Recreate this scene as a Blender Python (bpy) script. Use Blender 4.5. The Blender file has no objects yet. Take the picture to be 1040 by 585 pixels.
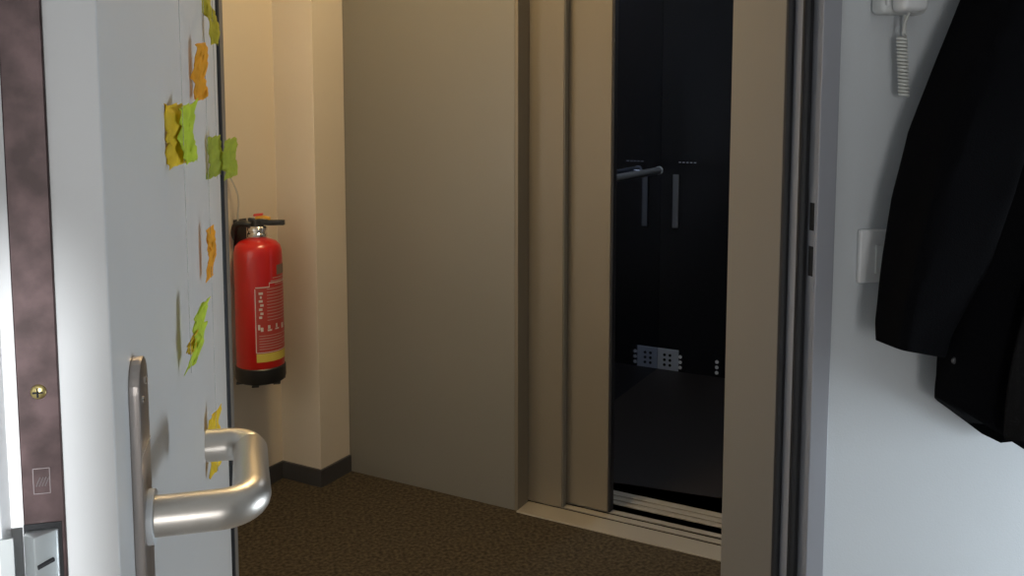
import bpy, bmesh, math, random
from mathutils import Vector, noise
random.seed(4)
S = bpy.context.scene
COL = S.collection
PI = math.pi
R = math.radians

# ------------------------------------------------------------------ materials
def mat(name, col, rough=.5, metal=0., spec=.5, bump=0., bscale=200., vary=0., vscale=8., col2=None,
        coat=0., trans=0., emit=None, es=0., stretch=None, alpha=1., sheen=0.):
    m = bpy.data.materials.new(name); m.use_nodes = True
    nt = m.node_tree; b = nt.nodes['Principled BSDF']
    b.inputs['Base Color'].default_value = (*col, 1)
    b.inputs['Roughness'].default_value = rough
    b.inputs['Metallic'].default_value = metal
    b.inputs['Specular IOR Level'].default_value = spec
    b.inputs['Coat Weight'].default_value = coat
    b.inputs['Transmission Weight'].default_value = trans
    b.inputs['Alpha'].default_value = alpha
    b.inputs['Sheen Weight'].default_value = sheen
    if emit:
        b.inputs['Emission Color'].default_value = (*emit, 1); b.inputs['Emission Strength'].default_value = es
    tc = nt.nodes.new('ShaderNodeTexCoord')
    mp = nt.nodes.new('ShaderNodeMapping'); nt.links.new(tc.outputs['Object'], mp.inputs['Vector'])
    if stretch: mp.inputs['Scale'].default_value = stretch
    if vary or col2:
        n = nt.nodes.new('ShaderNodeTexNoise'); n.inputs['Scale'].default_value = vscale
        n.inputs['Detail'].default_value = 4
        nt.links.new(mp.outputs['Vector'], n.inputs['Vector'])
        r = nt.nodes.new('ShaderNodeValToRGB')
        c2 = col2 if col2 else tuple(c * (1 - vary) for c in col)
        r.color_ramp.elements[0].position = .35; r.color_ramp.elements[1].position = .65
        r.color_ramp.elements[0].color = (*c2, 1); r.color_ramp.elements[1].color = (*col, 1)
        nt.links.new(n.outputs['Fac'], r.inputs['Fac']); nt.links.new(r.outputs['Color'], b.inputs['Base Color'])
    if bump:
        n2 = nt.nodes.new('ShaderNodeTexNoise'); n2.inputs['Scale'].default_value = bscale
        n2.inputs['Detail'].default_value = 3
        nt.links.new(mp.outputs['Vector'], n2.inputs['Vector'])
        bp = nt.nodes.new('ShaderNodeBump'); bp.inputs['Strength'].default_value = bump
        bp.inputs['Distance'].default_value = .002
        nt.links.new(n2.outputs['Fac'], bp.inputs['Height']); nt.links.new(bp.outputs['Normal'], b.inputs['Normal'])
    return m

M = dict(
    roomwall=mat('white_painted_plaster', (.55, .57, .585), .75, bump=.12, bscale=350, vary=.03, vscale=3),
    hallwall=mat('cream_painted_plaster', (.64, .565, .46), .7, bump=.2, bscale=350, vary=.03, vscale=3),
    ceil=mat('white_ceiling_paint', (.75, .74, .72), .8),
    roomfloor=mat('pale_grey_laminate', (.42, .41, .40), .35, vary=.2, vscale=6, stretch=(1, 12, 1)),
    carpet=mat('brown_speckled_carpet', (.090, .072, .047), .95, spec=.1, col2=(.034, .028, .020), vscale=95, bump=.9, bscale=420),
    skirt=mat('dark_grey_skirting', (.05, .048, .05), .55),
    door=mat('white_door_laminate', (.60, .60, .60), .38, bump=.06, bscale=60, vary=.02),
    dooredge=mat('white_door_edge', (.76, .76, .765), .4),
    gap=mat('black_rubber_seal', (.008, .008, .010), .6),
    frame=mat('grey_painted_steel', (.27, .275, .30), .45, bump=.05, bscale=300),
    reveal=mat('grey_beige_painted_steel', (.172, .163, .152), .5, bump=.05, bscale=300),
    lockplate=mat('steel_with_brown_reflection', (.090, .058, .058), .38, metal=.6, col2=(.042, .027, .026), vscale=60, bump=.05, bscale=90),  # plain steel; its dark brown blotchy reflection is put into the colour
    latch=mat('zinc_latch', (.42, .44, .44), .38, metal=.75),
    engraved=mat('worn_engraving', (.20, .17, .17), .5, metal=.6),
    hole=mat('dark_recess', (.004, .004, .005), .8),
    brass=mat('brass_screw', (.75, .60, .25), .28, metal=1),
    steel=mat('satin_stainless_steel', (.60, .56, .51), .36, metal=1, bump=.05, bscale=500, stretch=(1, 1, 12)),
    steelplate=mat('brushed_steel_plate', (.46, .41, .38), .33, metal=1, bump=.05, bscale=500, stretch=(1, 1, .05)),
    plastic=mat('grey_plastic_bush', (.62, .64, .66), .4),
    clad=mat('grey_powder_coated_panel', (.188, .173, .142), .42, bump=.12, bscale=500, vary=.03, vscale=3),
    clad2=mat('champagne_powder_coated_steel', (.172, .143, .100), .45, bump=.12, bscale=500),
    sill=mat('ribbed_aluminium_sill', (.52, .47, .38), .4, metal=.55, bump=.1, bscale=200),
    cabglass=mat('black_glass_wall', (.010, .011, .013), .08, spec=.45),
    cabwall=mat('black_laminate_wall', (.012, .012, .013), .25, spec=.4),
    cabfloor=mat('dark_cab_floor', (.014, .010, .008), .5, bump=.2, bscale=200),
    cabmirror=mat('smoked_blue_mirror', (.42, .47, .60), .06, metal=1),
    kick=mat('dull_steel_kick_plate', (.62, .65, .70), .45, metal=.2),
    pale=mat('vent_caught_light_white', (.88, .88, .86), .5),  # light caught in the vent holes, put into a white colour
    cabsteel=mat('dark_brushed_steel', (.30, .31, .33), .4, metal=.7),
    red=mat('red_gloss_enamel', (.52, .010, .008), .28, coat=.4),
    redlabel=mat('red_label_print', (.42, .045, .035), .4),
    black=mat('black_plastic', (.012, .012, .012), .4),
    chrome=mat('chrome', (.75, .74, .72), .15, metal=1),
    white=mat('white_print', (.60, .56, .52), .5),
    faint=mat('pale_pink_print', (.50, .28, .25), .5),
    yellow=mat('yellow_print', (.62, .50, .08), .5),
    orange=mat('yellow_orange_plastic', (.70, .38, .04), .45),
    redplastic=mat('red_plastic', (.6, .04, .02), .4),
    cordgrey=mat('pale_grey_cord', (.40, .38, .34), .5),
    wplastic=mat('white_switch_plastic', (.66, .66, .66), .35),
    wplastic2=mat('cream_white_plastic', (.60, .61, .60), .35),
    coil=mat('cream_cord', (.62, .62, .58), .45),
    coat=mat('black_coat_fabric', (.0030, .0030, .0038), .95, spec=.04, bump=.4, bscale=500),
    coat2=mat('charcoal_fleece', (.0085, .0080, .0080), .95, spec=.04, bump=.6, bscale=300),
    snap=mat('dark_metal_snap', (.08, .08, .085), .45, metal=.6),
    lampglass=mat('opal_lamp_glass', (.9, .85, .75), .4, emit=(1., .68, .36), es=6),
    addedspotglass=mat('added_spot_glow', (.8, .85, .9), .4, emit=(.8, .9, 1.), es=5),  # glow of the added cab spots
    thread=mat('clear_thread', (.6, .6, .55), .4, alpha=.35),
    winframe=mat('white_window_frame', (.75, .75, .75), .4),
)
def paper(name, col, alpha=1.):
    m = bpy.data.materials.new(name); m.use_nodes = True
    nt = m.node_tree; b = nt.nodes['Principled BSDF']; out = nt.nodes['Material Output']
    b.inputs['Base Color'].default_value = (*col, 1); b.inputs['Roughness'].default_value = .7
    b.inputs['Alpha'].default_value = alpha
    t = nt.nodes.new('ShaderNodeBsdfTranslucent'); t.inputs['Color'].default_value = (*col, 1)
    tc = nt.nodes.new('ShaderNodeTexCoord'); n = nt.nodes.new('ShaderNodeTexNoise')
    n.inputs['Scale'].default_value = 70; nt.links.new(tc.outputs['Object'], n.inputs['Vector'])
    r = nt.nodes.new('ShaderNodeValToRGB')
    r.color_ramp.elements[0].position = .3; r.color_ramp.elements[1].position = .7
    r.color_ramp.elements[0].color = (*[c * .72 for c in col], 1); r.color_ramp.elements[1].color = (*col, 1)
    nt.links.new(n.outputs['Fac'], r.inputs['Fac']); nt.links.new(r.outputs['Color'], b.inputs['Base Color'])
    mx = nt.nodes.new('ShaderNodeMixShader'); mx.inputs[0].default_value = .35
    nt.links.new(b.outputs[0], mx.inputs[1]); nt.links.new(t.outputs[0], mx.inputs[2])
    nt.links.new(mx.outputs[0], out.inputs['Surface'])
    return m
M['p_yellow'] = paper('yellow_crepe_paper', (1., .74, .03))
M['p_orange'] = paper('orange_crepe_paper', (1., .50, .02))
M['p_lime'] = paper('lime_crepe_paper', (.72, .86, .06))
M['p_olive'] = paper('olive_yellow_crepe_paper', (.68, .56, .03))
M['p_green'] = paper('green_yellow_crepe_paper', (.56, .62, .06), .72)

# ------------------------------------------------------------------ mesh helpers (all in world coordinates)
BASE = Vector((0, 0, 0))
def obj(name, bm, m, parent=None, smooth=False):
    me = bpy.data.meshes.new(name)
    bmesh.ops.recalc_face_normals(bm, faces=bm.faces)
    bm.to_mesh(me); bm.free()
    for v in me.vertices: v.co -= BASE
    o = bpy.data.objects.new(name, me); COL.objects.link(o)
    if parent is None: o.location = BASE
    else: o.parent = parent
    me.materials.append(m if not isinstance(m, str) else M[m])
    if smooth:
        for p in me.polygons: p.use_smooth = True
        if smooth == 'auto':
            mod = None
            me.set_sharp_from_angle(angle=R(35))
    return o
def tag(o, label=None, cat=None, group=None, kind=None):
    if label: o['label'] = label
    if cat: o['category'] = cat
    if group: o['group'] = group
    if kind: o['kind'] = kind
    return o
def thing(name, base, label, cat, group=None, kind=None):
    global BASE
    BASE = Vector(base)
    o = bpy.data.objects.new(name, None); COL.objects.link(o); o.location = BASE
    o.empty_display_size = .05
    return tag(o, label, cat, group, kind)
def done():
    global BASE
    BASE = Vector((0, 0, 0))
def nb(): return bmesh.new()
def bev(bm, w, seg=2, edges=None):
    if w > 0:
        bmesh.ops.bevel(bm, geom=edges or list(bm.edges), offset=w, segments=seg, affect='EDGES', profile=.5)
    return bm
def prism(poly, z0, z1, w=0, bm=None, seg=2):
    b = nb()
    lo = [b.verts.new((x, y, z0)) for x, y in poly]; hi = [b.verts.new((x, y, z1)) for x, y in poly]
    n = len(poly)
    b.faces.new(lo[::-1]); b.faces.new(hi)
    for i in range(n): b.faces.new((lo[i], lo[(i+1) % n], hi[(i+1) % n], hi[i]))
    bmesh.ops.recalc_face_normals(b, faces=b.faces)
    bev(b, w, seg)
    return merge(bm, b)
def merge(dst, src):
    if dst is None: return src
    me = bpy.data.meshes.new('tmp'); src.to_mesh(me); src.free(); dst.from_mesh(me); bpy.data.meshes.remove(me)
    return dst
def box(x0, x1, y0, y1, z0, z1, w=0, bm=None, seg=2):
    return prism([(x0, y0), (x1, y0), (x1, y1), (x0, y1)], z0, z1, w, bm, seg)
def frame_axes(d):
    d = d.normalized(); u = Vector((0, 0, 1)) if abs(d.z) < .9 else Vector((1, 0, 0))
    a = d.cross(u).normalized(); return a, a.cross(d).normalized()
def tube(pts, rad, bm=None, seg=12, cap=True):
    b = nb(); pts = [Vector(p) for p in pts]; n = len(pts); rings = []
    rad = rad if isinstance(rad, (list, tuple)) else [rad] * n
    pa = None
    for i, p in enumerate(pts):
        d = (pts[min(i+1, n-1)] - pts[max(i-1, 0)]).normalized()
        if pa is None: a, c = frame_axes(d)
        else:
            a = (pa - d * pa.dot(d)).normalized(); c = a.cross(d).normalized()
        pa = a
        rings.append([b.verts.new(p + (a * math.cos(2*PI*k/seg) + c * math.sin(2*PI*k/seg)) * rad[i]) for k in range(seg)])
    for i in range(n-1):
        for k in range(seg):
            b.faces.new((rings[i][k], rings[i][(k+1) % seg], rings[i+1][(k+1) % seg], rings[i+1][k]))
    if cap: b.faces.new(rings[0][::-1]); b.faces.new(rings[-1])
    return merge(bm, b)
def lathe(prof, cx, cy, seg=40, bm=None):
    b = nb(); rings = []
    for r, z in prof:
        if r < 1e-6: rings.append([b.verts.new((cx, cy, z))])
        else: rings.append([b.verts.new((cx + r*math.cos(2*PI*k/seg), cy + r*math.sin(2*PI*k/seg), z)) for k in range(seg)])
    for i in range(len(rings)-1):
        A, B = rings[i], rings[i+1]
        for k in range(seg):
            k2 = (k+1) % seg
            if len(A) == 1 and len(B) == 1: continue
            if len(A) == 1: b.faces.new((A[0], B[k], B[k2]))
            elif len(B) == 1: b.faces.new((A[k], A[k2], B[0]))
            else: b.faces.new((A[k], A[k2], B[k2], B[k]))
    return merge(bm, b)
def smoothpts(pts, n=8):
    P = [Vector(p) for p in pts]; P = [P[0]*2-P[1]] + P + [P[-1]*2-P[-2]]; out = []
    for i in range(1, len(P)-2):
        for k in range(n):
            t = k/n; a, b_, c, d = P[i-1], P[i], P[i+1], P[i+2]
            out.append(.5*((2*b_)+(c-a)*t+(2*a-5*b_+4*c-d)*t*t+(3*b_-a-3*c+d)*t**3))
    out.append(P[-2]); return out
def cyl(p0, p1, r, bm=None, seg=20): return tube([p0, p1], r, bm, seg)

# hallway frame: the lift front runs at 42 degrees to the door wall
TH = R(42); e1 = Vector((math.cos(TH), -math.sin(TH), 0)); e2 = Vector((math.sin(TH), math.cos(TH), 0))
C0 = Vector((.155, 3.05, 0))
def E(a, b, z=0): return C0 + e1*a + e2*b + Vector((0, 0, z))
def Exy(a, b): p = E(a, b); return (p.x, p.y)
def ebox(a0, a1, b0, b1, z0, z1, w=0, bm=None, seg=2):
    return prism([Exy(a0, b0), Exy(a1, b0), Exy(a1, b1), Exy(a0, b1)], z0, z1, w, bm, seg)
def struct(name, bm, m, label=None):
    o = obj(name, bm, m); o['kind'] = 'structure'
    if label: o['label'] = label
    return o

# ------------------------------------------------------------------ setting: the room
RX0, RX1, RY0, H = -1.9, 2.3, -3.2, 2.5
WY, WB = 1.31, 1.51           # door wall, room face and hall face
struct('floor', box(RX0-.1, RX1+.1, RY0-.1, 1.40, -.1, 0), 'roomfloor', 'pale grey floor of the room in front of the doorway')
struct('ceiling', box(RX0-.1, RX1+.1, RY0-.1, WY+.01, H, H+.1), 'ceil')
# right wall with a low full-height-to-sill window
bm = box(RX1, RX1+.12, RY0, .45, 0, H); box(RX1, RX1+.12, 1.2, WB, 0, H, bm=bm)
box(RX1, RX1+.12, .45, 1.2, .75, H, bm=bm)
struct('wall_right', bm, 'roomwall')
struct('wall_left', box(RX0-.12, RX0, RY0, WB, 0, H), 'roomwall')
# back wall with a window opening
WX0, WX1, WZ0, WZ1 = -.9, .098, .3, 1.755
bm = box(RX0, WX0, RY0-.12, RY0, 0, H); box(WX1, RX1, RY0-.12, RY0, 0, H, bm=bm)
box(WX0, WX1, RY0-.12, RY0, WZ1, H, bm=bm); box(WX0, WX1, RY0-.12, RY0, 0, WZ0, bm=bm)
struct('wall_back', bm, 'roomwall')
# wall with the doorway
DX0, DX1, DZ = -.14, .845, 2.06
bm = box(RX0, DX0, WY, WB, 0, H); box(DX1-.02, RX1, WY, WB, 0, H, bm=bm); box(DX0, DX1-.02, WY, WB, DZ, H, bm=bm)
struct('wall_front', bm, 'roomwall', 'white wall of the room around the doorway')

# steel door frame -------------------------------------------------
fr = thing('trim_1', (.37, 1.4, 0), 'grey steel door frame with black rubber seals around the doorway', 'door frame', kind='structure')
FH = 2.03
# right jamb lining: far reveal
obj('jamb_lining', prism([(.779, 1.348), (.777, 1.53), (.83, 1.53), (.83, 1.512), (.815, 1.512), (.815, 1.348)], 0, FH, .0015), 'reveal', fr)
obj('jamb_step', prism([(.793, 1.322), (.793, 1.3475), (.822, 1.3475), (.822, 1.322)], 0, FH, .001), 'frame', fr)
obj('jamb_face', prism([(.813, 1.294), (.813, 1.3215), (.824, 1.3215), (.824, 1.309), (.846, 1.309), (.846, 1.294)], 0, FH+.03, .0015), 'frame', fr)
s = tube([(.7855, 1.3455, 0), (.7855, 1.3455, FH)], .0065, seg=12); box(.7795, .7925, 1.3435, 1.3476, 0, FH, bm=s)
obj('rubber_seal', s, 'gap', fr, 'auto')
s = tube([(.8015, 1.3195, 0), (.8015, 1.3195, FH)], .0072, seg=12); box(.7935, .8100, 1.3165, 1.3216, 0, FH, bm=s)
obj('rubber_seal', s, 'gap', fr, 'auto')
# strike plate with two keeper holes
sp = obj('strike_plate', box(.8118, .8129, 1.298, 1.3165, .94, 1.11, .0003), 'frame', fr)
for z0, z1 in ((1.041, 1.086), (.966, 1.015)):
    obj('keeper_hole', box(.8110, .8117, 1.3, 1.3125, z0, z1), 'hole', sp)
# head
obj('head_lining', box(-.1, .777, 1.348, 1.53, FH-.0, FH+.03), 'reveal', fr)
obj('head_face', box(-.128, .813, 1.294, 1.3475, FH, FH+.03, .001), 'frame', fr)
# hinge side
obj('jamb_lining', prism([(-.1025, 1.35), (-.1095, 1.53), (-.139, 1.53), (-.139, 1.35)], 0, FH, .0015), 'reveal', fr)
obj('jamb_face', prism([(-.128, 1.304), (-.128, 1.349), (-.18, 1.349), (-.18, 1.304)], 0, FH+.03, .001), 'frame', fr)
obj('rubber_seal', tube([(-.1085, 1.338, 0), (-.1085, 1.338, FH)], .0085, seg=10), 'gap', fr, True)
done()

# ------------------------------------------------------------------ entry door
dr = thing('door_1', (-.09, 1.28, 0), 'white flush door standing open with stainless lever handle', 'door', kind='structure')
DF, DN, DFAR, DTOP = -.083, .43, 1.302, 2.02
leaf = nb()
prism([(DF, DN), (DF, DFAR), (-.138, DFAR), (-.138, DN-.0005), (-.128, DN-.0005), (-.128, DN)], .008, DTOP, .0008, leaf)
obj('door_leaf', leaf, 'door', dr)
obj('door_lip', box(-.158, -.1272, DN-.016, DFAR-.02, .02, DTOP+.015, .002), 'dooredge', dr)
# lock: faceplate in the leaf edge
FX0, FX1 = -.1218, -.1047
def facex(z): return 0
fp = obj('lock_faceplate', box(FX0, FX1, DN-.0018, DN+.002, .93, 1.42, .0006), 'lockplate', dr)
fp['label'] = 'steel lock faceplate in the door edge, coloured with a dark brown reflection'
lb = nb()
# wedge latch bolt
zc0, zc1 = 1.005, 1.0525
pts = [(FX0+.0010, DN-.0018), (FX0+.0010, DN-.0070), (FX0+.0062, DN-.0115), (FX1-.0028, DN-.004), (FX1-.0028, DN-.0018)]
prism(pts, zc0, zc1, .0009, lb)
lt = obj('latch_bolt', lb, 'latch', fp, 'auto')
prism([(FX0-.006, DN-.0165), (FX0-.0005, DN-.0165), (FX0-.0005, DN-.0155), (FX0-.006, DN-.0155)], zc0-.01, zc1+.003, .0, lb2 := nb())
obj('latch_guard', lb2, 'latch', fp)
obj('latch_rim', box(FX0+.0001, FX1-.0015, DN-.0024, DN-.0017, zc0-.003, zc1+.0025), 'hole', fp)
sl = nb(); 
v = [(FX0+.0070, DN-.0106, 1.0385), (FX0+.0125, DN-.0058, 1.0395)]
tube(v, .0011, sl, 8); obj('slot_mark', sl, 'hole', fp)
# gilt screw
sc = lathe([(0, .0), (.0034, .0), (.0032, .0006), (.0024, .0013), (0, .0016)], 0, 0, 20)
for q in sc.verts:
    x, y, z = q.co; q.co = (-.1130 + x, DN-.0018 - z, 1.1150 + y)
scr = obj('screw', sc, 'brass', fp, True)
obj('screw_cross', box(-.1130-.0021, -.1130+.0021, DN-.0037, DN-.0032, 1.1150-.0004, 1.1150+.0004, bm=box(-.1130-.0004, -.1130+.0004, DN-.0037, DN-.0032, 1.115-.0021, 1.115+.0021)), 'hole', scr)
# engraved square mark under the screw
em = nb()
for a in ((-.1170, -.1100, 1.0800, 1.0803), (-.1170, -.1100, 1.0685, 1.0688), (-.1170, -.1167, 1.0685, 1.0803), (-.1103, -.1100, 1.0685, 1.0803)):
    box(a[0], a[1], DN-.0021, DN-.0017, a[2], a[3], bm=em)
for i in range(4):
    x = -.1158 + i*.0012; tube([(x, DN-.0019, 1.0720), (x+.0018, DN-.0019, 1.0760)], .0003, em, 6)
obj('engraved_mark', em, 'engraved', fp)

# lever handle on long backplate
HY, HZ = .487, 1.0268
PW = .0155
prof = []
top = 1.1125
for k in range(0, 13):
    a = PI * k / 12; prof.append((HY - PW*math.cos(a) , top - PW + PW*math.sin(a)))
prof += [(HY+PW, .88), (HY-PW, .88)]
def yzprism(poly, x0, x1, w=0, bm=None):
    b = nb(); lo = [b.verts.new((x0, y, z)) for y, z in poly]; hi = [b.verts.new((x1, y, z)) for y, z in poly]; n = len(poly)
    b.faces.new(lo); b.faces.new(hi[::-1])
    for i in range(n): b.faces.new((lo[i], lo[(i+1) % n], hi[(i+1) % n], hi[i]))
    bmesh.ops.recalc_face_normals(b, faces=b.faces)
    if w: bev(b, w, 2)
    return merge(bm, b)
bp = obj('handle_backplate', yzprism(prof, DF-.0004, DF+.0052, .0004), 'steelplate', dr, 'auto')
for yy, zz in ((HY-.006, 1.0917), (HY+.004, 1.099)):
    obj('plate_screw', cyl((DF+.0050, yy, zz), (DF+.0060, yy, zz), .0018, seg=12), 'chrome', bp)
obj('plate_seam', box(DF+.0051, DF+.0055, HY-PW+.001, HY+PW-.001, 1.0650, 1.0656), 'chrome', bp)
obj('handle_collar', cyl((DF+.005, HY, HZ), (DF+.0085, HY, HZ), .0142, seg=32), 'plastic', dr, 'auto')
ox, oxf = -.0265, -.0300      # grip axis near and far
rb = .0165
hp = [(DF+.008, HY, HZ), (DF+.025, HY, HZ)]
for k in range(0, 9):
    a = PI/2 * k / 8; hp.append((ox - rb + rb*math.sin(a), HY + rb - rb*math.cos(a), HZ))
GL, DROOP = .133, .0130
y2 = HY + GL
hp.append((ox*.5+oxf*.5, HY+GL*.5, HZ-DROOP*.5)); hp.append((oxf+.0005, y2-rb-.004, HZ-DROOP*.85))
for k in range(0, 9):
    a = PI/2 * k / 8; hp.append((oxf - rb + rb*math.cos(a), y2 - rb + rb*math.sin(a), HZ - DROOP))
hp.append((-.0590, y2, HZ-DROOP))
obj('lever_handle', tube(hp, .0106, seg=32), 'steel', dr, 'auto')
# hinges on the far edge
for z in (.25, 1.0, 1.8):
    obj('hinge', cyl((-.150, 1.288, z), (-.150, 1.288, z+.1), .007), 'frame', dr, True)
done()

AROT = .0224
c_, s_ = math.cos(AROT), math.sin(AROT)
vx, vy = -.09-DF, 1.28-DN
dr.location = (DF + vx*c_ - vy*s_, DN + vx*s_ + vy*c_, 0); dr.rotation_euler = (0, 0, AROT)

# ------------------------------------------------------------------ paper garlands on threads in front of the door
def paper_piece(X, Y, z0, z1, wx, wy, m, seed, parent, tilt=0., name='paper_flag', notch=0., lean=0., two=None):
    """crumpled strip standing between z0 and z1; wx = how far it sticks out, wy = how far it runs along the door"""
    rnd = random.Random(seed); b = nb(); nu, nv = 14, 26; g = []
    for j in range(nv+1):
        t = j/nv; z = z0 + (z1-z0)*t; row = []
        for i in range(nu+1):
            s = i/nu - .5
            w = 1 - notch*math.exp(-((t-.5)/.16)**2)
            n1 = noise.noise(Vector((s*3.2+seed*7.1, t*5.0, seed)))
            n2 = noise.noise(Vector((s*6+seed*3.3, t*9.0, seed+5)))
            x = X + wx*s*w + .0030*n1 + .0014*n2 + tilt*(t-.5) + .0012*math.sin(t*7+seed)
            y = Y + wy*s*w + .006*n2 + lean*(t-.5)
            zz = z + .005*n1*(abs(s)*2) + .002*n2 + .003*s
            row.append(b.verts.new((x, y, zz)))
        g.append(row)
    for j in range(nv):
        for i in range(nu): b.faces.new((g[j][i], g[j][i+1], g[j+1][i+1], g[j+1][i]))
    o = obj(name, b, m, parent, True)
    md = o.modifiers.new('thickness', 'SOLIDIFY'); md.thickness = .0004
    return o
GX = -.070
def DFX(y): return DF - (y-DN)*math.tan(AROT)
def garland(Y, ztop, zbot, label):
    g = thing('paper_garland', (GX, Y, zbot), label, 'garland', 'paper garlands hanging in front of the open door')
    obj('thread', tube([(GX, Y, zbot), (GX, Y, 1.95), (DFX(Y)+.0015, Y, 1.972)], .0003, seg=6), 'thread', g)
    obj('adhesive_tape', box(DFX(Y)+.0003, DFX(Y)+.0013, Y-.012, Y+.012, 1.96, 1.985), 'wplastic', g)
    return g
def ZY(Y, v): return 1.24 - (v-109)*.96*Y/920      # height seen at a given distance
for (Yg, glabel, pieces) in [
    (.69, 'garland nearest the door handle, with a yellow and lime flag above a slanted lime flag', [
        (-.0045, 0, 166, 106, .008, .045, 'p_yellow', 3, -.003, 'yellow half of the upper paper flag'),
        (.0015, .016, 165, 106, .0065, .034, 'p_lime', 8, -.001, 'lime half of the upper paper flag'),
        (.0040, .022, 380, 312, .0060, .025, 'p_lime', 12, .010, 'slanted lime paper flag'),
        (.000, .010, 362, 342, .003, .015, 'p_yellow', 14, .002, 'small yellow fold of the slanted flag')]),
    (.93, 'middle garland with two narrow orange flags above a yellow flag beside the lever handle', [
        (-.0005, -.04, 102, 48, .0070, .035, 'p_orange', 21, .003, 'upper orange paper flag'),
        (.0, 0, 283, 230, .0050, .025, 'p_orange', 23, .002, 'thin orange paper flag'),
        (-.002, .0, 486, 424, .0080, .035, 'p_yellow', 25, .0, 'yellow paper flag behind the lever handle')]),
    (1.07, 'garland nearest the hinges, with an olive flag above a ragged green flag', [
        (-.002, .0, 46, -8, .0070, .025, 'p_olive', 31, -.010, 'olive yellow paper flag'),
        (-.0010, -.01, 178, 138, .012, .040, 'p_green', 36, .0, 'ragged green paper flag'),
        (.0130, .02, 181, 141, .012, .040, 'p_green', 39, .001, 'lobe of the ragged green paper flag')])]:
    GX = DFX(Yg) + .010
    g = garland(Yg, 1.9, ZY(Yg, max(p[2] for p in pieces)), glabel)
    for (dx, dy, v1, v0, wx, wy, m, sd_, tl, lab) in pieces:
        o = paper_piece(GX+dx, Yg+dy, ZY(Yg, v1), ZY(Yg, v0), wx, wy, m, sd_, g, tl); o['label'] = lab
done()

# ------------------------------------------------------------------ hallway shell
struct('floor', prism([(-3.0, 1.40), (3.0, 1.40), Exy(2.9, .0), Exy(.654, .0), Exy(.654, .0), Exy(-1.6, .0), (-3.0, 4.2)], -.1, .0), 'carpet',
       'dark brown speckled carpet of the hallway')
AW = -.165
b_end = -2.25
struct('wall_left', prism([Exy(AW, b_end), Exy(AW, -.148), Exy(0, -.148), Exy(0, .10), Exy(-.4, .10), Exy(-.4, b_end)], 0, H, .0015), 'hallwall',
       'cream hallway wall with the fire extinguisher')
struct('ceiling', prism([(-3.0, WB), (3.0, WB), (3.0, 3.4), (-.2, 3.4), (-3.0, 3.4)], H, H+.1), 'ceil')
def skirt(a0, b0, a1, b1, name):
    # strip 12 mm thick on the hall side of a wall run given in hall coordinates
    p0, p1 = E(a0, b0), E(a1, b1); d = (p1-p0).normalized(); n = Vector((d.y, -d.x, 0))
    q = [p0, p1, p1 + n*.009, p0 + n*.009]
    return struct(name, prism([(v.x, v.y) for v in q], 0, .058, .001), 'skirt')
skirt(AW, b_end, AW, -.158, 'baseboard_left')
skirt(AW, -.148, .0, -.148, 'baseboard_left')
skirt(.0, -.157, .0, -.002, 'baseboard_left')

# ------------------------------------------------------------------ lift entrance
LO, LR = .654, 1.56
li = thing('elevator_entrance', E(1.1, .05), 'grey clad lift entrance with champagne door surround across the hallway', 'elevator entrance')
obj('cladding_panel', ebox(.001, LO-.012, .0, .022, 0, H, .001), 'clad', li)
obj('cladding_panel', ebox(LR+.012, 2.30, .0, .022, 0, H, .001), 'clad', li)
obj('door_jamb', ebox(LO-.0115, LO, -.0005, .068, 0, 2.1, .001), 'clad2', li)
obj('door_jamb', ebox(LR, LR+.0115, -.0005, .068, 0, 2.1, .001), 'clad2', li)
obj('head_panel', ebox(LO-.0115, LR+.0115, .0, .068, 2.1, H, .001), 'clad', li)
sill = ebox(LO-.0, LR, -.010, .072, -.03, .004, .0008)
ebox(LO, LR, .084, .108, -.03, .004, .0006, sill)
ebox(LO, LR, .122, .142, -.03, .004, .0006, sill)
si = obj('landing_sill', sill, 'sill', li)
obj('sill_track', ebox(LO, LR, .072, .142, -.03, -.008), 'hole', si)
done()
dp = thing('elevator_door_panel', E(.68, .08), 'front leaf of the half-open lift door, beside the wall cladding', 'elevator door', 'sliding lift door leaves')
obj('leaf', ebox(.45, .768, .0735, .104, .006, 2.12, .0015), 'clad2', dp)
obj('leaf_edge', ebox(.7682, .7705, .077, .101, .006, 2.12, .0005), 'clad', dp)
done()
dp = thing('elevator_door_panel', E(.82, .13), 'rear leaf of the half-open lift door, next to the dark opening', 'elevator door', 'sliding lift door leaves')
obj('leaf', ebox(.56, .905, .112, .142, .006, 2.12, .003), 'clad2', dp)
obj('edge_seal', ebox(.9052, .9125, .114, .141, .006, 2.12, .001), 'gap', dp)
done()

# ------------------------------------------------------------------ lift cab
CL, CBK, CR, CF = .513, 1.676, 1.75, .186
cb = thing('elevator_cab', E(1.1, .9), 'dark lift cab with black glass walls seen through the open lift door', 'elevator cab')
cs = ebox(CL-.3, CR+.05, CF, CF+.020, -.03, .004, .0006); ebox(CL-.0, CR, CF+.026, CF+.050, -.03, .0055, .0006, cs); ebox(CL, CR, CF+.056, CF+.084, -.03, .007, .0006, cs)
ebox(CL, CR, CF+.02, CF+.084, -.03, -.002, 0, cs)
obj('cab_sill', cs, 'sill', cb)
obj('cab_floor', ebox(CL, CR, CF+.085, CBK, -.03, .0), 'cabfloor', cb)
obj('side_wall', ebox(CL-.02, CL, CF+.11, CBK+.02, 0, 2.2), 'cabmirror', cb)
obj('side_wall', ebox(CR, CR+.02, CF+.11, CBK+.02, 0, 2.2), 'cabwall', cb)
bw = obj('rear_wall', ebox(CL+.0005, CR, CBK, CBK+.02, .0, 2.2), 'cabwall', cb)
obj('cab_ceiling', ebox(CL-.02, CR+.02, CF+.11, CBK+.02, 2.2, 2.22), 'cabwall', cb)
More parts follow.
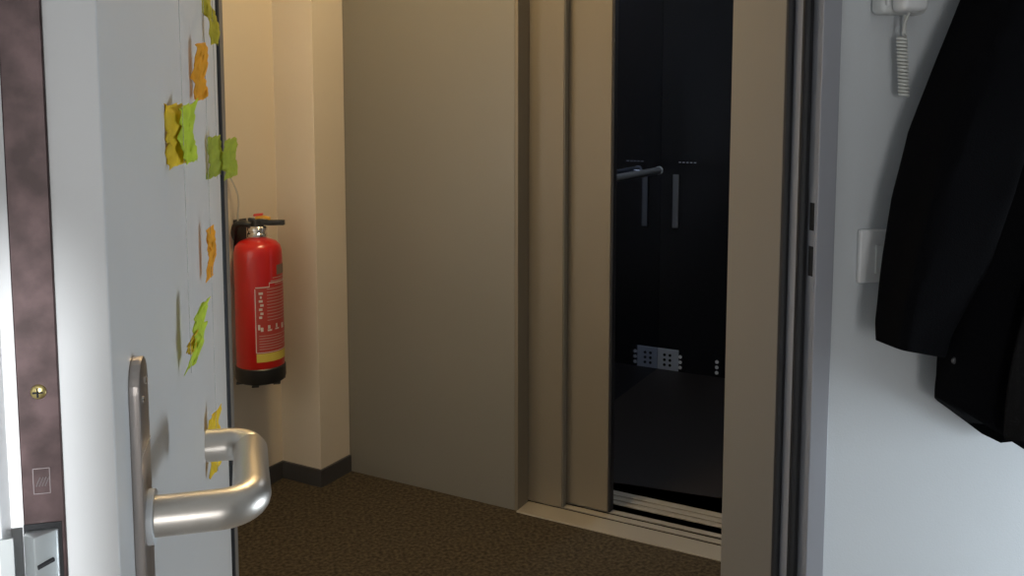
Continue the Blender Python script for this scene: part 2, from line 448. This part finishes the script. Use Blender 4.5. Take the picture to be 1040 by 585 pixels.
for sa, sb in ((.85, .75), (1.4, .75), (.85, 1.25), (1.4, 1.25)):  # spots added to brighten the dark cab
    p = E(sa, sb)
    obj('added_cab_spot', lathe([(0, 2.199), (.045, 2.199), (.045, 2.192), (0, 2.190)], p.x, p.y, 20), 'addedspotglass', cb)
obj('front_return', ebox(CL-.02, .60, CF+.085, CF+.109, 0, 2.2), 'cabwall', cb)
kp = obj('kick_plate', ebox(CL+.001, .615, CBK-.008, CBK-.0002, .0, .100, .0008), 'kick', cb)
kp['label'] = 'pale steel kick plate at the foot of the rear wall'
kp2 = obj('kick_plate', ebox(.617, CR-.001, CBK-.008, CBK-.0002, .0, .100, .0008), 'cabwall', cb)
kp2['label'] = 'dark kick plate with vent holes coloured white for the light they catch'
def vent(a, z, m, par, r=.0085):
    p = E(a, CBK-.0082, z); q = E(a, CBK-.0100, z)
    obj('vent_hole', cyl(p, q, r, seg=14), m, par, 'auto')
for a in (.548, .575):
    for z in (.024, .048, .072): vent(a, z, 'hole', kp, .007)
for a in (.625, .800, 1.0):
    for z in (.0205, .046, .0715): vent(a, z, 'pale', kp2)  # white colour stands for light caught in these holes
hr = tube(smoothpts([E(CL+.003, .60, .958), E(CL+.045, .60, .958), E(CL+.05, .65, .958)], 6) + smoothpts([E(CL+.05, 1.40, .958), E(CL+.050, 1.50, .958)], 4), .016, seg=20)
hd = obj('handrail', hr, 'cabsteel', cb, 'auto')
obj('rail_end_cap', cyl(E(CL+.05, 1.499, .958), E(CL+.05, 1.512, .958), .0185), 'kick', hd, 'auto')
obj('rail_bracket', cyl(E(CL+.0, 1.42, .958), E(CL+.04, 1.42, .958), .008), 'cabsteel', hd, 'auto')
cpn = obj('control_panel', ebox(.574, .602, CBK-.010, CBK-.0005, .68, .93, .003), 'cabsteel', cb)
for i in range(5):
    a = .600 + i*.018
    obj('indicator_mark', ebox(a, a+.010, CBK-.004, CBK-.0005, .985, .989), 'kick', cb)
done()
struct('wall_shaft', ebox(CL-.5, CR+.3, CBK+.2, CBK+.3, 0, 2.6, bm=ebox(CL-.5, CL-.45, .16, CBK+.2, 0, 2.6)), 'cabwall')

# ------------------------------------------------------------------ fire extinguisher
ec = E(AW+.0825, -.322); ex, ey = ec.x, ec.y
fe = thing('fire_extinguisher', (ex, ey, .37), 'red fire extinguisher with black base hanging on the cream hallway wall', 'fire extinguisher')
r = .080
obj('cylinder', lathe([(0, .40), (r*.97, .40), (r, .41), (r, .800), (r*.985, .818), (r*.92, .836), (r*.76, .850), (r*.5, .858), (.022, .862), (.022, .868), (0, .868)], ex, ey, 56), 'red', fe, 'auto')
obj('base_ring', lathe([(0, .371), (r*.90, .371), (r*1.0, .376), (r*1.045, .386), (r*1.045, .424), (r*1.0, .428), (0, .428)], ex, ey, 48), 'black', fe, 'auto')
for k in range(6):
    a = 2*PI*k/6+.3; b = box(ex+r*.9*math.cos(a)-.012, ex+r*.9*math.cos(a)+.012, ey+r*.9*math.sin(a)-.012, ey+r*.9*math.sin(a)+.012, .3675, .372, .002)
    obj('base_foot', b, 'black', fe)
obj('valve_collar', lathe([(0, .862), (.031, .862), (.033, .866), (.033, .876), (.030, .880), (.030, .884), (.033, .887), (.033, .896), (.028, .902), (0, .902)], ex, ey, 32), 'chrome', fe, 'auto')
VH = .900
obj('valve_body', tube([(ex, ey, VH), (ex, ey, VH+.022)], [.022, .018], seg=20), 'black', fe, 'auto')
vr = Vector((math.cos(R(-13.4)), math.sin(R(-13.4)), 0))         # across the view: lever runs to the right of the wall
def V(s, t, z): p = Vector((ex, ey, z)) + vr*s + Vector((-vr.y, vr.x, 0))*t; return p
def slab(pts, halfw, m, name, par, th=.005):
    b = nb(); rows = []
    for (s, z) in pts:
        rows.append([b.verts.new(V(s, -halfw, z)), b.verts.new(V(s, halfw, z)), b.verts.new(V(s, halfw, z+th)), b.verts.new(V(s, -halfw, z+th))])
    for i in range(len(rows)-1):
        for k in range(4): b.faces.new((rows[i][k], rows[i][(k+1) % 4], rows[i+1][(k+1) % 4], rows[i+1][k]))
    b.faces.new(rows[0][::-1]); b.faces.new(rows[-1])
    bmesh.ops.recalc_face_normals(b, faces=b.faces)
    bev(b, .0012, 2)
    return obj(name, b, m, par, 'auto')
slab([(-.028, .912), (.0, .908), (.040, .904), (.092, .905)], .011, 'black', 'carry_handle', fe, .017)
ya = slab([(-.004, .925), (.022, .928), (.045, .922)], .009, 'orange', 'trigger_guard', fe, .009)
slab([(-.010, .934), (.020, .937)], .008, 'redplastic', 'strike_knob', fe, .008)
obj('hose', tube(smoothpts([V(-.018, -.01, .905), V(-.045, -.012, .912), V(-.074, .0, .900), V(-.086, .03, .86), V(-.078, .058, .80), V(-.070, .066, .62), V(-.066, .066, .50)], 6), .011, seg=14), 'black', fe, True)
obj('safety_cord', tube(smoothpts([V(-.064, .0, .905), V(-.064, .0, .94), V(-.060, .0, .985), V(-.066, .0, 1.02), V(-.084, .0, 1.06), V(-.11, .0, 1.10), V(-.14, .02, 1.09), V(-.15, .03, 1.0), V(-.13, .02, .92), V(-.10, .0, .90)], 8), .0028, seg=8), 'cordgrey', fe, True)
obj('wall_bracket', prism([Exy(AW+.0005, -.350), Exy(AW+.005, -.350), Exy(AW+.005, -.294), Exy(AW+.0005, -.294)], .60, .92), 'black', fe)
fe.scale = (.91, .91, .91); fe.location.z = .394
# label: curved patches; angle 0 faces the camera side, positive to the right
A0 = math.atan2(-ey, -ex)
def patch(a0, a1, z0, z1, m, name, par, off=.0006):
    b = nb(); n = max(2, int(abs(a1-a0)/5)+1); rr = r + off; lo = []; hi = []
    for i in range(n+1):
        a = A0 + R(a0 + (a1-a0)*i/n); lo.append(b.verts.new((ex+rr*math.cos(a), ey+rr*math.sin(a), z0))); hi.append(b.verts.new((ex+rr*math.cos(a), ey+rr*math.sin(a), z1)))
    for i in range(n): b.faces.new((lo[i], lo[i+1], hi[i+1], hi[i]))
    return b
def pm(lst, off):
    b = nb()
    for (a0, a1, z0, z1) in lst: merge(b, patch(a0, a1, z0, z1, None, '', None, off))
    return b
lab = obj('label', pm([(-8, 108, .452, .705)], .0005), 'redlabel', fe, True)
obj('label_border', pm([(-10, -8, .485, .700), (-8, 25, .703, .7065), (25, 108, .716, .7195), (24, 25.5, .704, .7195), (-9, 110, .483, .4855)], .0009), 'white', lab, True)
obj('yellow_band', pm([(-9, 112, .452, .481)], .0010), 'yellow', lab, True)
obj('pictogram_row', pm([(-4, 1, .562, .580), (2, 8, .556, .570), (18, 29, .556, .562), (19, 25, .564, .576), (38, 50, .558, .563), (40, 45, .565, .578), (60, 70, .556, .574), (80, 90, .560, .576)], .0010), 'white', lab, True)
L = []
for i, z in enumerate((.600, .613, .627, .641, .655, .668, .681)):
    L.append((2 if i % 2 else -1, 6 + (i*3) % 5, z, z+.008))
obj('symbol_column', pm(L, .0010), 'white', lab, True)
L = []
for i in range(11):
    z = .592 + i*.0105; L.append((18, 84 + (i*17) % 30, z, z+.0025))
obj('small_print', pm(L, .0010), 'faint', lab, True)
L = []
for i in range(6):
    z = .495 + i*.009; L.append((-2, 60 + (i*23) % 45, z, z+.0025))
obj('small_print', pm(L, .0010), 'faint', lab, True)
obj('warning_print', pm([(28, 104, .722, .7255), (34, 104, .732, .735), (40, 104, .710, .7125)], .0010), 'faint', lab, True)
obj('inspection_sticker', pm([(46, 92, .742, .775)], .0010), mat('grey_sticker', (.20, .14, .11), .6), fe, True)
done()

# ------------------------------------------------------------------ ceiling lamp of the hallway
lx, ly = .25, 2.15
cl = thing('ceiling_lamp', (lx, ly, H), 'round opal ceiling lamp on the hallway ceiling between door and lift', 'lamp')
obj('lamp_base', lathe([(0, H), (.15, H), (.15, H-.02), (0, H-.02)], lx, ly, 40), 'wplastic', cl, 'auto')
obj('lamp_shade', lathe([(.145, H-.021), (.14, H-.05), (.10, H-.08), (.05, H-.09), (0, H-.092)], lx, ly, 40), 'lampglass', cl, True)
done()
def area(name, loc, rot, sx, sy, power, col, spread=PI):
    l = bpy.data.lights.new(name, 'AREA'); l.shape = 'RECTANGLE'; l.size = sx; l.size_y = sy; l.energy = power; l.color = col
    l.spread = spread
    o = bpy.data.objects.new(name, l); COL.objects.link(o); o.location = loc; o.rotation_euler = rot
    return o
pl_ = bpy.data.lights.new('ceiling_lamp_light', 'AREA'); pl_.shape = 'DISK'; pl_.size = .34; pl_.energy = 15.5; pl_.color = (1., .735, .38)
po = bpy.data.objects.new('ceiling_lamp_light', pl_); COL.objects.link(po); po.location = (lx, ly, H-.11)
# daylight at the two windows
area('daylight_right_window', (RX1+.02, .82, .38), (0, R(90), 0),   .62, .60, 23, (.80, .91, 1.))
area('daylight_back_window', ((WX0+WX1)/2, RY0-.05, (WZ0+WZ1)/2), (R(90), 0, 0), .8, 1.3, 30, (1., .985, .965))
sun = bpy.data.lights.new('sun', 'SUN'); sun.energy = 12.0; sun.angle = R(1.3); sun.color = (.93, .97, 1.)
so = bpy.data.objects.new('sun', sun); COL.objects.link(so)
sd = Vector((-.045, 1, -.145)).normalized(); so.rotation_euler = sd.to_track_quat('-Z', 'Y').to_euler(); so.location = (-.5, -6, 2.4)
TH_ = math.atan2(-e1.x, e1.y) + PI
wp = E(AW+.035, -1.75, 1.15)
area('hall_fill_light', wp, (R(90), 0, TH_), .75, 1.0, 15, (.96, .97, 1.))  # added neutral fill for the lower hall, no window known here
b = nb()
for (b0, b1, z0, z1) in ((-2.17, -2.13, .65, 1.85), (-1.37, -1.33, .65, 1.85), (-2.13, -1.37, .65, .69), (-2.13, -1.37, 1.81, 1.85)):
    ebox(AW+.0005, AW+.03, b0, b1, z0, z1, .002, b)
struct('hall_fill_frame', b, 'winframe')  # frame added around the hall fill light
cbl = bpy.data.lights.new('cab_fill_light', 'AREA'); cbl.shape = 'DISK'; cbl.size = .25; cbl.energy = 6.5; cbl.color = (.82, .9, 1.)
cbo = bpy.data.objects.new('cab_fill_light', cbl); COL.objects.link(cbo); cbo.location = E(1.12, 1.0, 2.17)  # fill light added in the cab to lift the kick plate and rail
# window frames
for n_, (x0, x1, y0, y1, z0, z1) in enumerate([(RX1+.04, RX1+.09, .45, 1.2, .0, .75)]):
    b = box(x0, x1, y0, y0+.06, z0, z1); box(x0, x1, y1-.06, y1, z0, z1, bm=b); box(x0, x1, y0+.06, y1-.06, z0, z0+.06, bm=b); box(x0, x1, y0+.06, y1-.06, z1-.06, z1, bm=b)
    struct('window_1', b, 'winframe')
b = box(WX0, WX0+.05, RY0-.11, RY0-.07, WZ0, WZ1); box(WX1-.05, WX1, RY0-.11, RY0-.07, WZ0, WZ1, bm=b)
box(WX0+.05, WX1-.05, RY0-.11, RY0-.07, WZ0, WZ0+.05, bm=b); box(WX0+.05, WX1-.05, RY0-.11, RY0-.07, WZ1-.05, WZ1, bm=b)
struct('window_2', b, 'winframe')

# ------------------------------------------------------------------ intercom, switch
ic = thing('intercom_phone', (.94, WY, 1.388), 'white intercom handset with a coiled cord on the wall above the coat sleeve', 'intercom')
obj('wall_cradle', box(.905, .990, 1.276, WY-.0005, 1.388, 1.60, .010, seg=4), 'wplastic2', ic, 'auto')
obj('handset', box(.9185, .9645, 1.240, 1.2755, 1.389, 1.59, .009, seg=4), 'wplastic', ic, 'auto')
obj('cradle_rib', box(.9095, .9155, 1.2710, 1.2765, 1.40, 1.59, .002), 'wplastic', ic, 'auto')
cp = [Vector((.945, 1.262, 1.393)), Vector((.940, 1.268, 1.37)), Vector((.942, 1.273, 1.356))]
turns = 17
for k in range(turns*14+1):
    t = k/(turns*14); a = 2*PI*turns*t
    cp.append(Vector((.9430 + .008*t + .0068*math.cos(a), 1.277 + .0068*math.sin(a), 1.352 - .094*t)))
cp += [Vector((.960, 1.286, 1.262)), Vector((.963, 1.290, 1.290)), Vector((.961, 1.293, 1.34)), Vector((.958, 1.292, 1.392))]
obj('coiled_cord', tube(cp, .0021, seg=8), 'coil', ic, True)
done()
sw = thing('light_switch', (.93, WY, .99), 'white square light switch on the wall half behind the coat sleeve', 'light switch')
b = box(.897, .987, WY-.011, WY-.0005, .951, 1.040, .0035, seg=3)
obj('switch_plate', b, 'wplastic', sw, 'auto')
obj('switch_rocker', box(.925, .973, WY-.015, WY-.0112, .966, 1.0145, .0015), 'wplastic2', sw, 'auto')
done()

# ------------------------------------------------------------------ coat
SQ = .75
ct = thing('coat', (1.27, 1.24, .68), 'black winter coat hanging from a wall hook beside the doorway', 'coat')
def loft(rows, name, m, par, seed=1, amp=.008, nu=40, closed=True):
    """rows: (z, x0, x1, y_front, y_back, shear) ; superellipse sections"""
    b = nb(); rings = []
    P = rows; nz = 46
    for j in range(nz+1):
        t = j/nz*(len(P)-1); i = min(int(t), len(P)-2); f = t-i
        f = f  # linear
        a = [P[i][k]*(1-f)+P[i+1][k]*f for k in range(6)]
        z, x0, x1, yf, yb, sh = a; cx, cy, rx, ry = (x0+x1)/2, (yf+yb)/2, (x1-x0)/2, (yb-yf)/2
        ring = []
        for k in range(nu):
            th = 2*PI*k/nu; c, s = math.cos(th), math.sin(th)
            px = abs(c)**SQ*(1 if c > 0 else -1); py = abs(s)**SQ*(1 if s > 0 else -1)
            n_ = noise.noise(Vector((c*1.4+seed*9, s*1.4, z*5.5))) + .5*noise.noise(Vector((c*3+seed, s*3, z*14)))
            fold = amp*n_
            x = cx + rx*px + fold*c*.5; y = cy + ry*py + fold*(1 if s < 0 else 0)
            dz = -sh*px if sh >= 0 else -sh*2*max(0., 1-(px+1)/.55)
            ring.append(b.verts.new((x, y, z + dz)))
        rings.append(ring)
    for j in range(nz):
        for k in range(nu): b.faces.new((rings[j][k], rings[j][(k+1) % nu], rings[j+1][(k+1) % nu], rings[j+1][k]))
    b.faces.new(rings[0][::-1]); b.faces.new(rings[-1])
    return obj(name, b, m, par, True)
body = loft([(.662, .998, 1.60, 1.150, 1.285, -.056), (.78, .999, 1.60, 1.145, 1.288, -.02), (1.0, 1.01, 1.57, 1.145, 1.29, -.01), (1.25, 1.03, 1.54, 1.15, 1.29, 0),
      (1.5, 1.08, 1.50, 1.16, 1.29, 0), (1.62, 1.13, 1.44, 1.18, 1.29, 0), (1.68, 1.19, 1.36, 1.20, 1.29, 0)], 'body', 'coat', ct, 2, .010)
SQ = .42
loft([(.866, 0.877, 0.968, 1.165, 1.235, .010), (.90, 0.877, 0.976, 1.160, 1.24, .006), (1.0, 0.889, 1.030, 1.145, 1.25, 0), (1.10, 0.904, 1.060, 1.14, 1.255, 0), (1.20, 0.932, 1.090, 1.14, 1.26, 0), (1.31, 0.978, 1.120, 1.15, 1.26, 0),
      (1.405, 1.025, 1.160, 1.16, 1.27, 0), (1.52, 1.081, 1.210, 1.17, 1.275, 0), (1.62, 1.146, 1.250, 1.18, 1.28, 0)], 'sleeve', 'coat', ct, 5, .005)
loft([(.86, 1.58, 1.70, 1.135, 1.235, .010), (1.10, 1.50, 1.68, 1.12, 1.255, 0), (1.405, 1.40, 1.55, 1.15, 1.27, 0), (1.62, 1.31, 1.42, 1.18, 1.28, 0)], 'sleeve', 'coat', ct, 7, .005)
SQ = .75
# fleece front facing hanging open
b = nb(); g_ = []
for j in range(31):
    t = j/30; z = .735 + t*.79
    xl = 1.045 + .17*(t**1.25) - .012*math.sin(t*9)*(1-t)
    row = []
    for i in range(9):
        s = i/8; x = xl + (1.29-xl)*s
        y = 1.140 - .022*math.sin(PI*min(1, s*1.0+.05)) + .004*math.sin(x*40) + .012*max(0, t-.5)
        row.append((x, y, z - .03*s*(1-t)))
    g_.append(row)
F_ = [[b.verts.new(p) for p in row] for row in g_]
for j in range(30):
    for i in range(8): b.faces.new((F_[j][i], F_[j][i+1], F_[j+1][i+1], F_[j+1][i]))
fc = obj('fleece_facing', b, 'coat2', ct, True); fc['label'] = 'charcoal fleece front facing'
md = fc.modifiers.new('thickness', 'SOLIDIFY'); md.thickness = .006; md.offset = 0
from mathutils.bvhtree import BVHTree
tree = BVHTree.FromPolygons([v.co + BASE for v in body.data.vertices], [list(p.vertices) for p in body.data.polygons])
for x, z in ((1.004, .842), (1.072, 1.163)):
    hit = tree.ray_cast(Vector((x, .9, z)), Vector((0, 1, 0)))[0]; y = hit.y + .0005
    s_ = lathe([(0, 0), (.0055, 0), (.0055, .002), (.0035, .0035), (0, .0035)], 0, 0, 20)
    for q in s_.verts: a_, b_, c_ = q.co; q.co = (x+a_, y-c_, z+b_)
    obj('snap_button', s_, 'snap', ct, True)
loft([(1.63, 1.16, 1.39, 1.165, 1.285, 0), (1.70, 1.18, 1.37, 1.175, 1.285, 0), (1.72, 1.20, 1.35, 1.19, 1.284, 0)], 'collar', 'coat2', ct, 3, .004)
obj('hanging_loop', tube(smoothpts([(1.255, 1.275, 1.71), (1.262, 1.268, 1.755), (1.278, 1.268, 1.755), (1.285, 1.275, 1.71)], 5), .003, seg=8), 'coat', ct, True)
done()
hk = thing('coat_hook', (1.27, WY, 1.75), 'steel wall hook carrying the black coat', 'hook')
obj('hook_plate', box(1.25, 1.29, 1.304, WY-.0003, 1.70, 1.80, .002), 'steel', hk)
obj('hook_arm', tube(smoothpts([(1.27, 1.305, 1.745), (1.27, 1.28, 1.74), (1.27, 1.262, 1.748), (1.27, 1.255, 1.775)], 6), .005, seg=12), 'steel', hk, True)
done()

# ------------------------------------------------------------------ world, camera, view
w = bpy.data.worlds.new('World'); S.world = w; w.use_nodes = True
w.node_tree.nodes['Background'].inputs['Color'].default_value = (.75, .87, 1, 1)
w.node_tree.nodes['Background'].inputs['Strength'].default_value = .8
cam = bpy.data.cameras.new('camera'); co = bpy.data.objects.new('camera', cam); COL.objects.link(co); S.camera = co
F, W, Hh, cyp = 920., 1040., 585., 196.
cam.sensor_fit = 'HORIZONTAL'; cam.sensor_width = 36; cam.lens = 36*F/W
cam.shift_y = (cyp - Hh/2)/W * 1.0
cam.clip_start = .02
P, YAW = R(5.4), R(13.4)
co.location = (0, 0, 1.24)
co.rotation_euler = (PI/2 - P, 0, -YAW)
S.view_settings.view_transform = 'Standard'; S.view_settings.look = 'None'; S.view_settings.gamma = 1
S.view_settings.use_curve_mapping = False
S.view_settings.exposure = 0.0
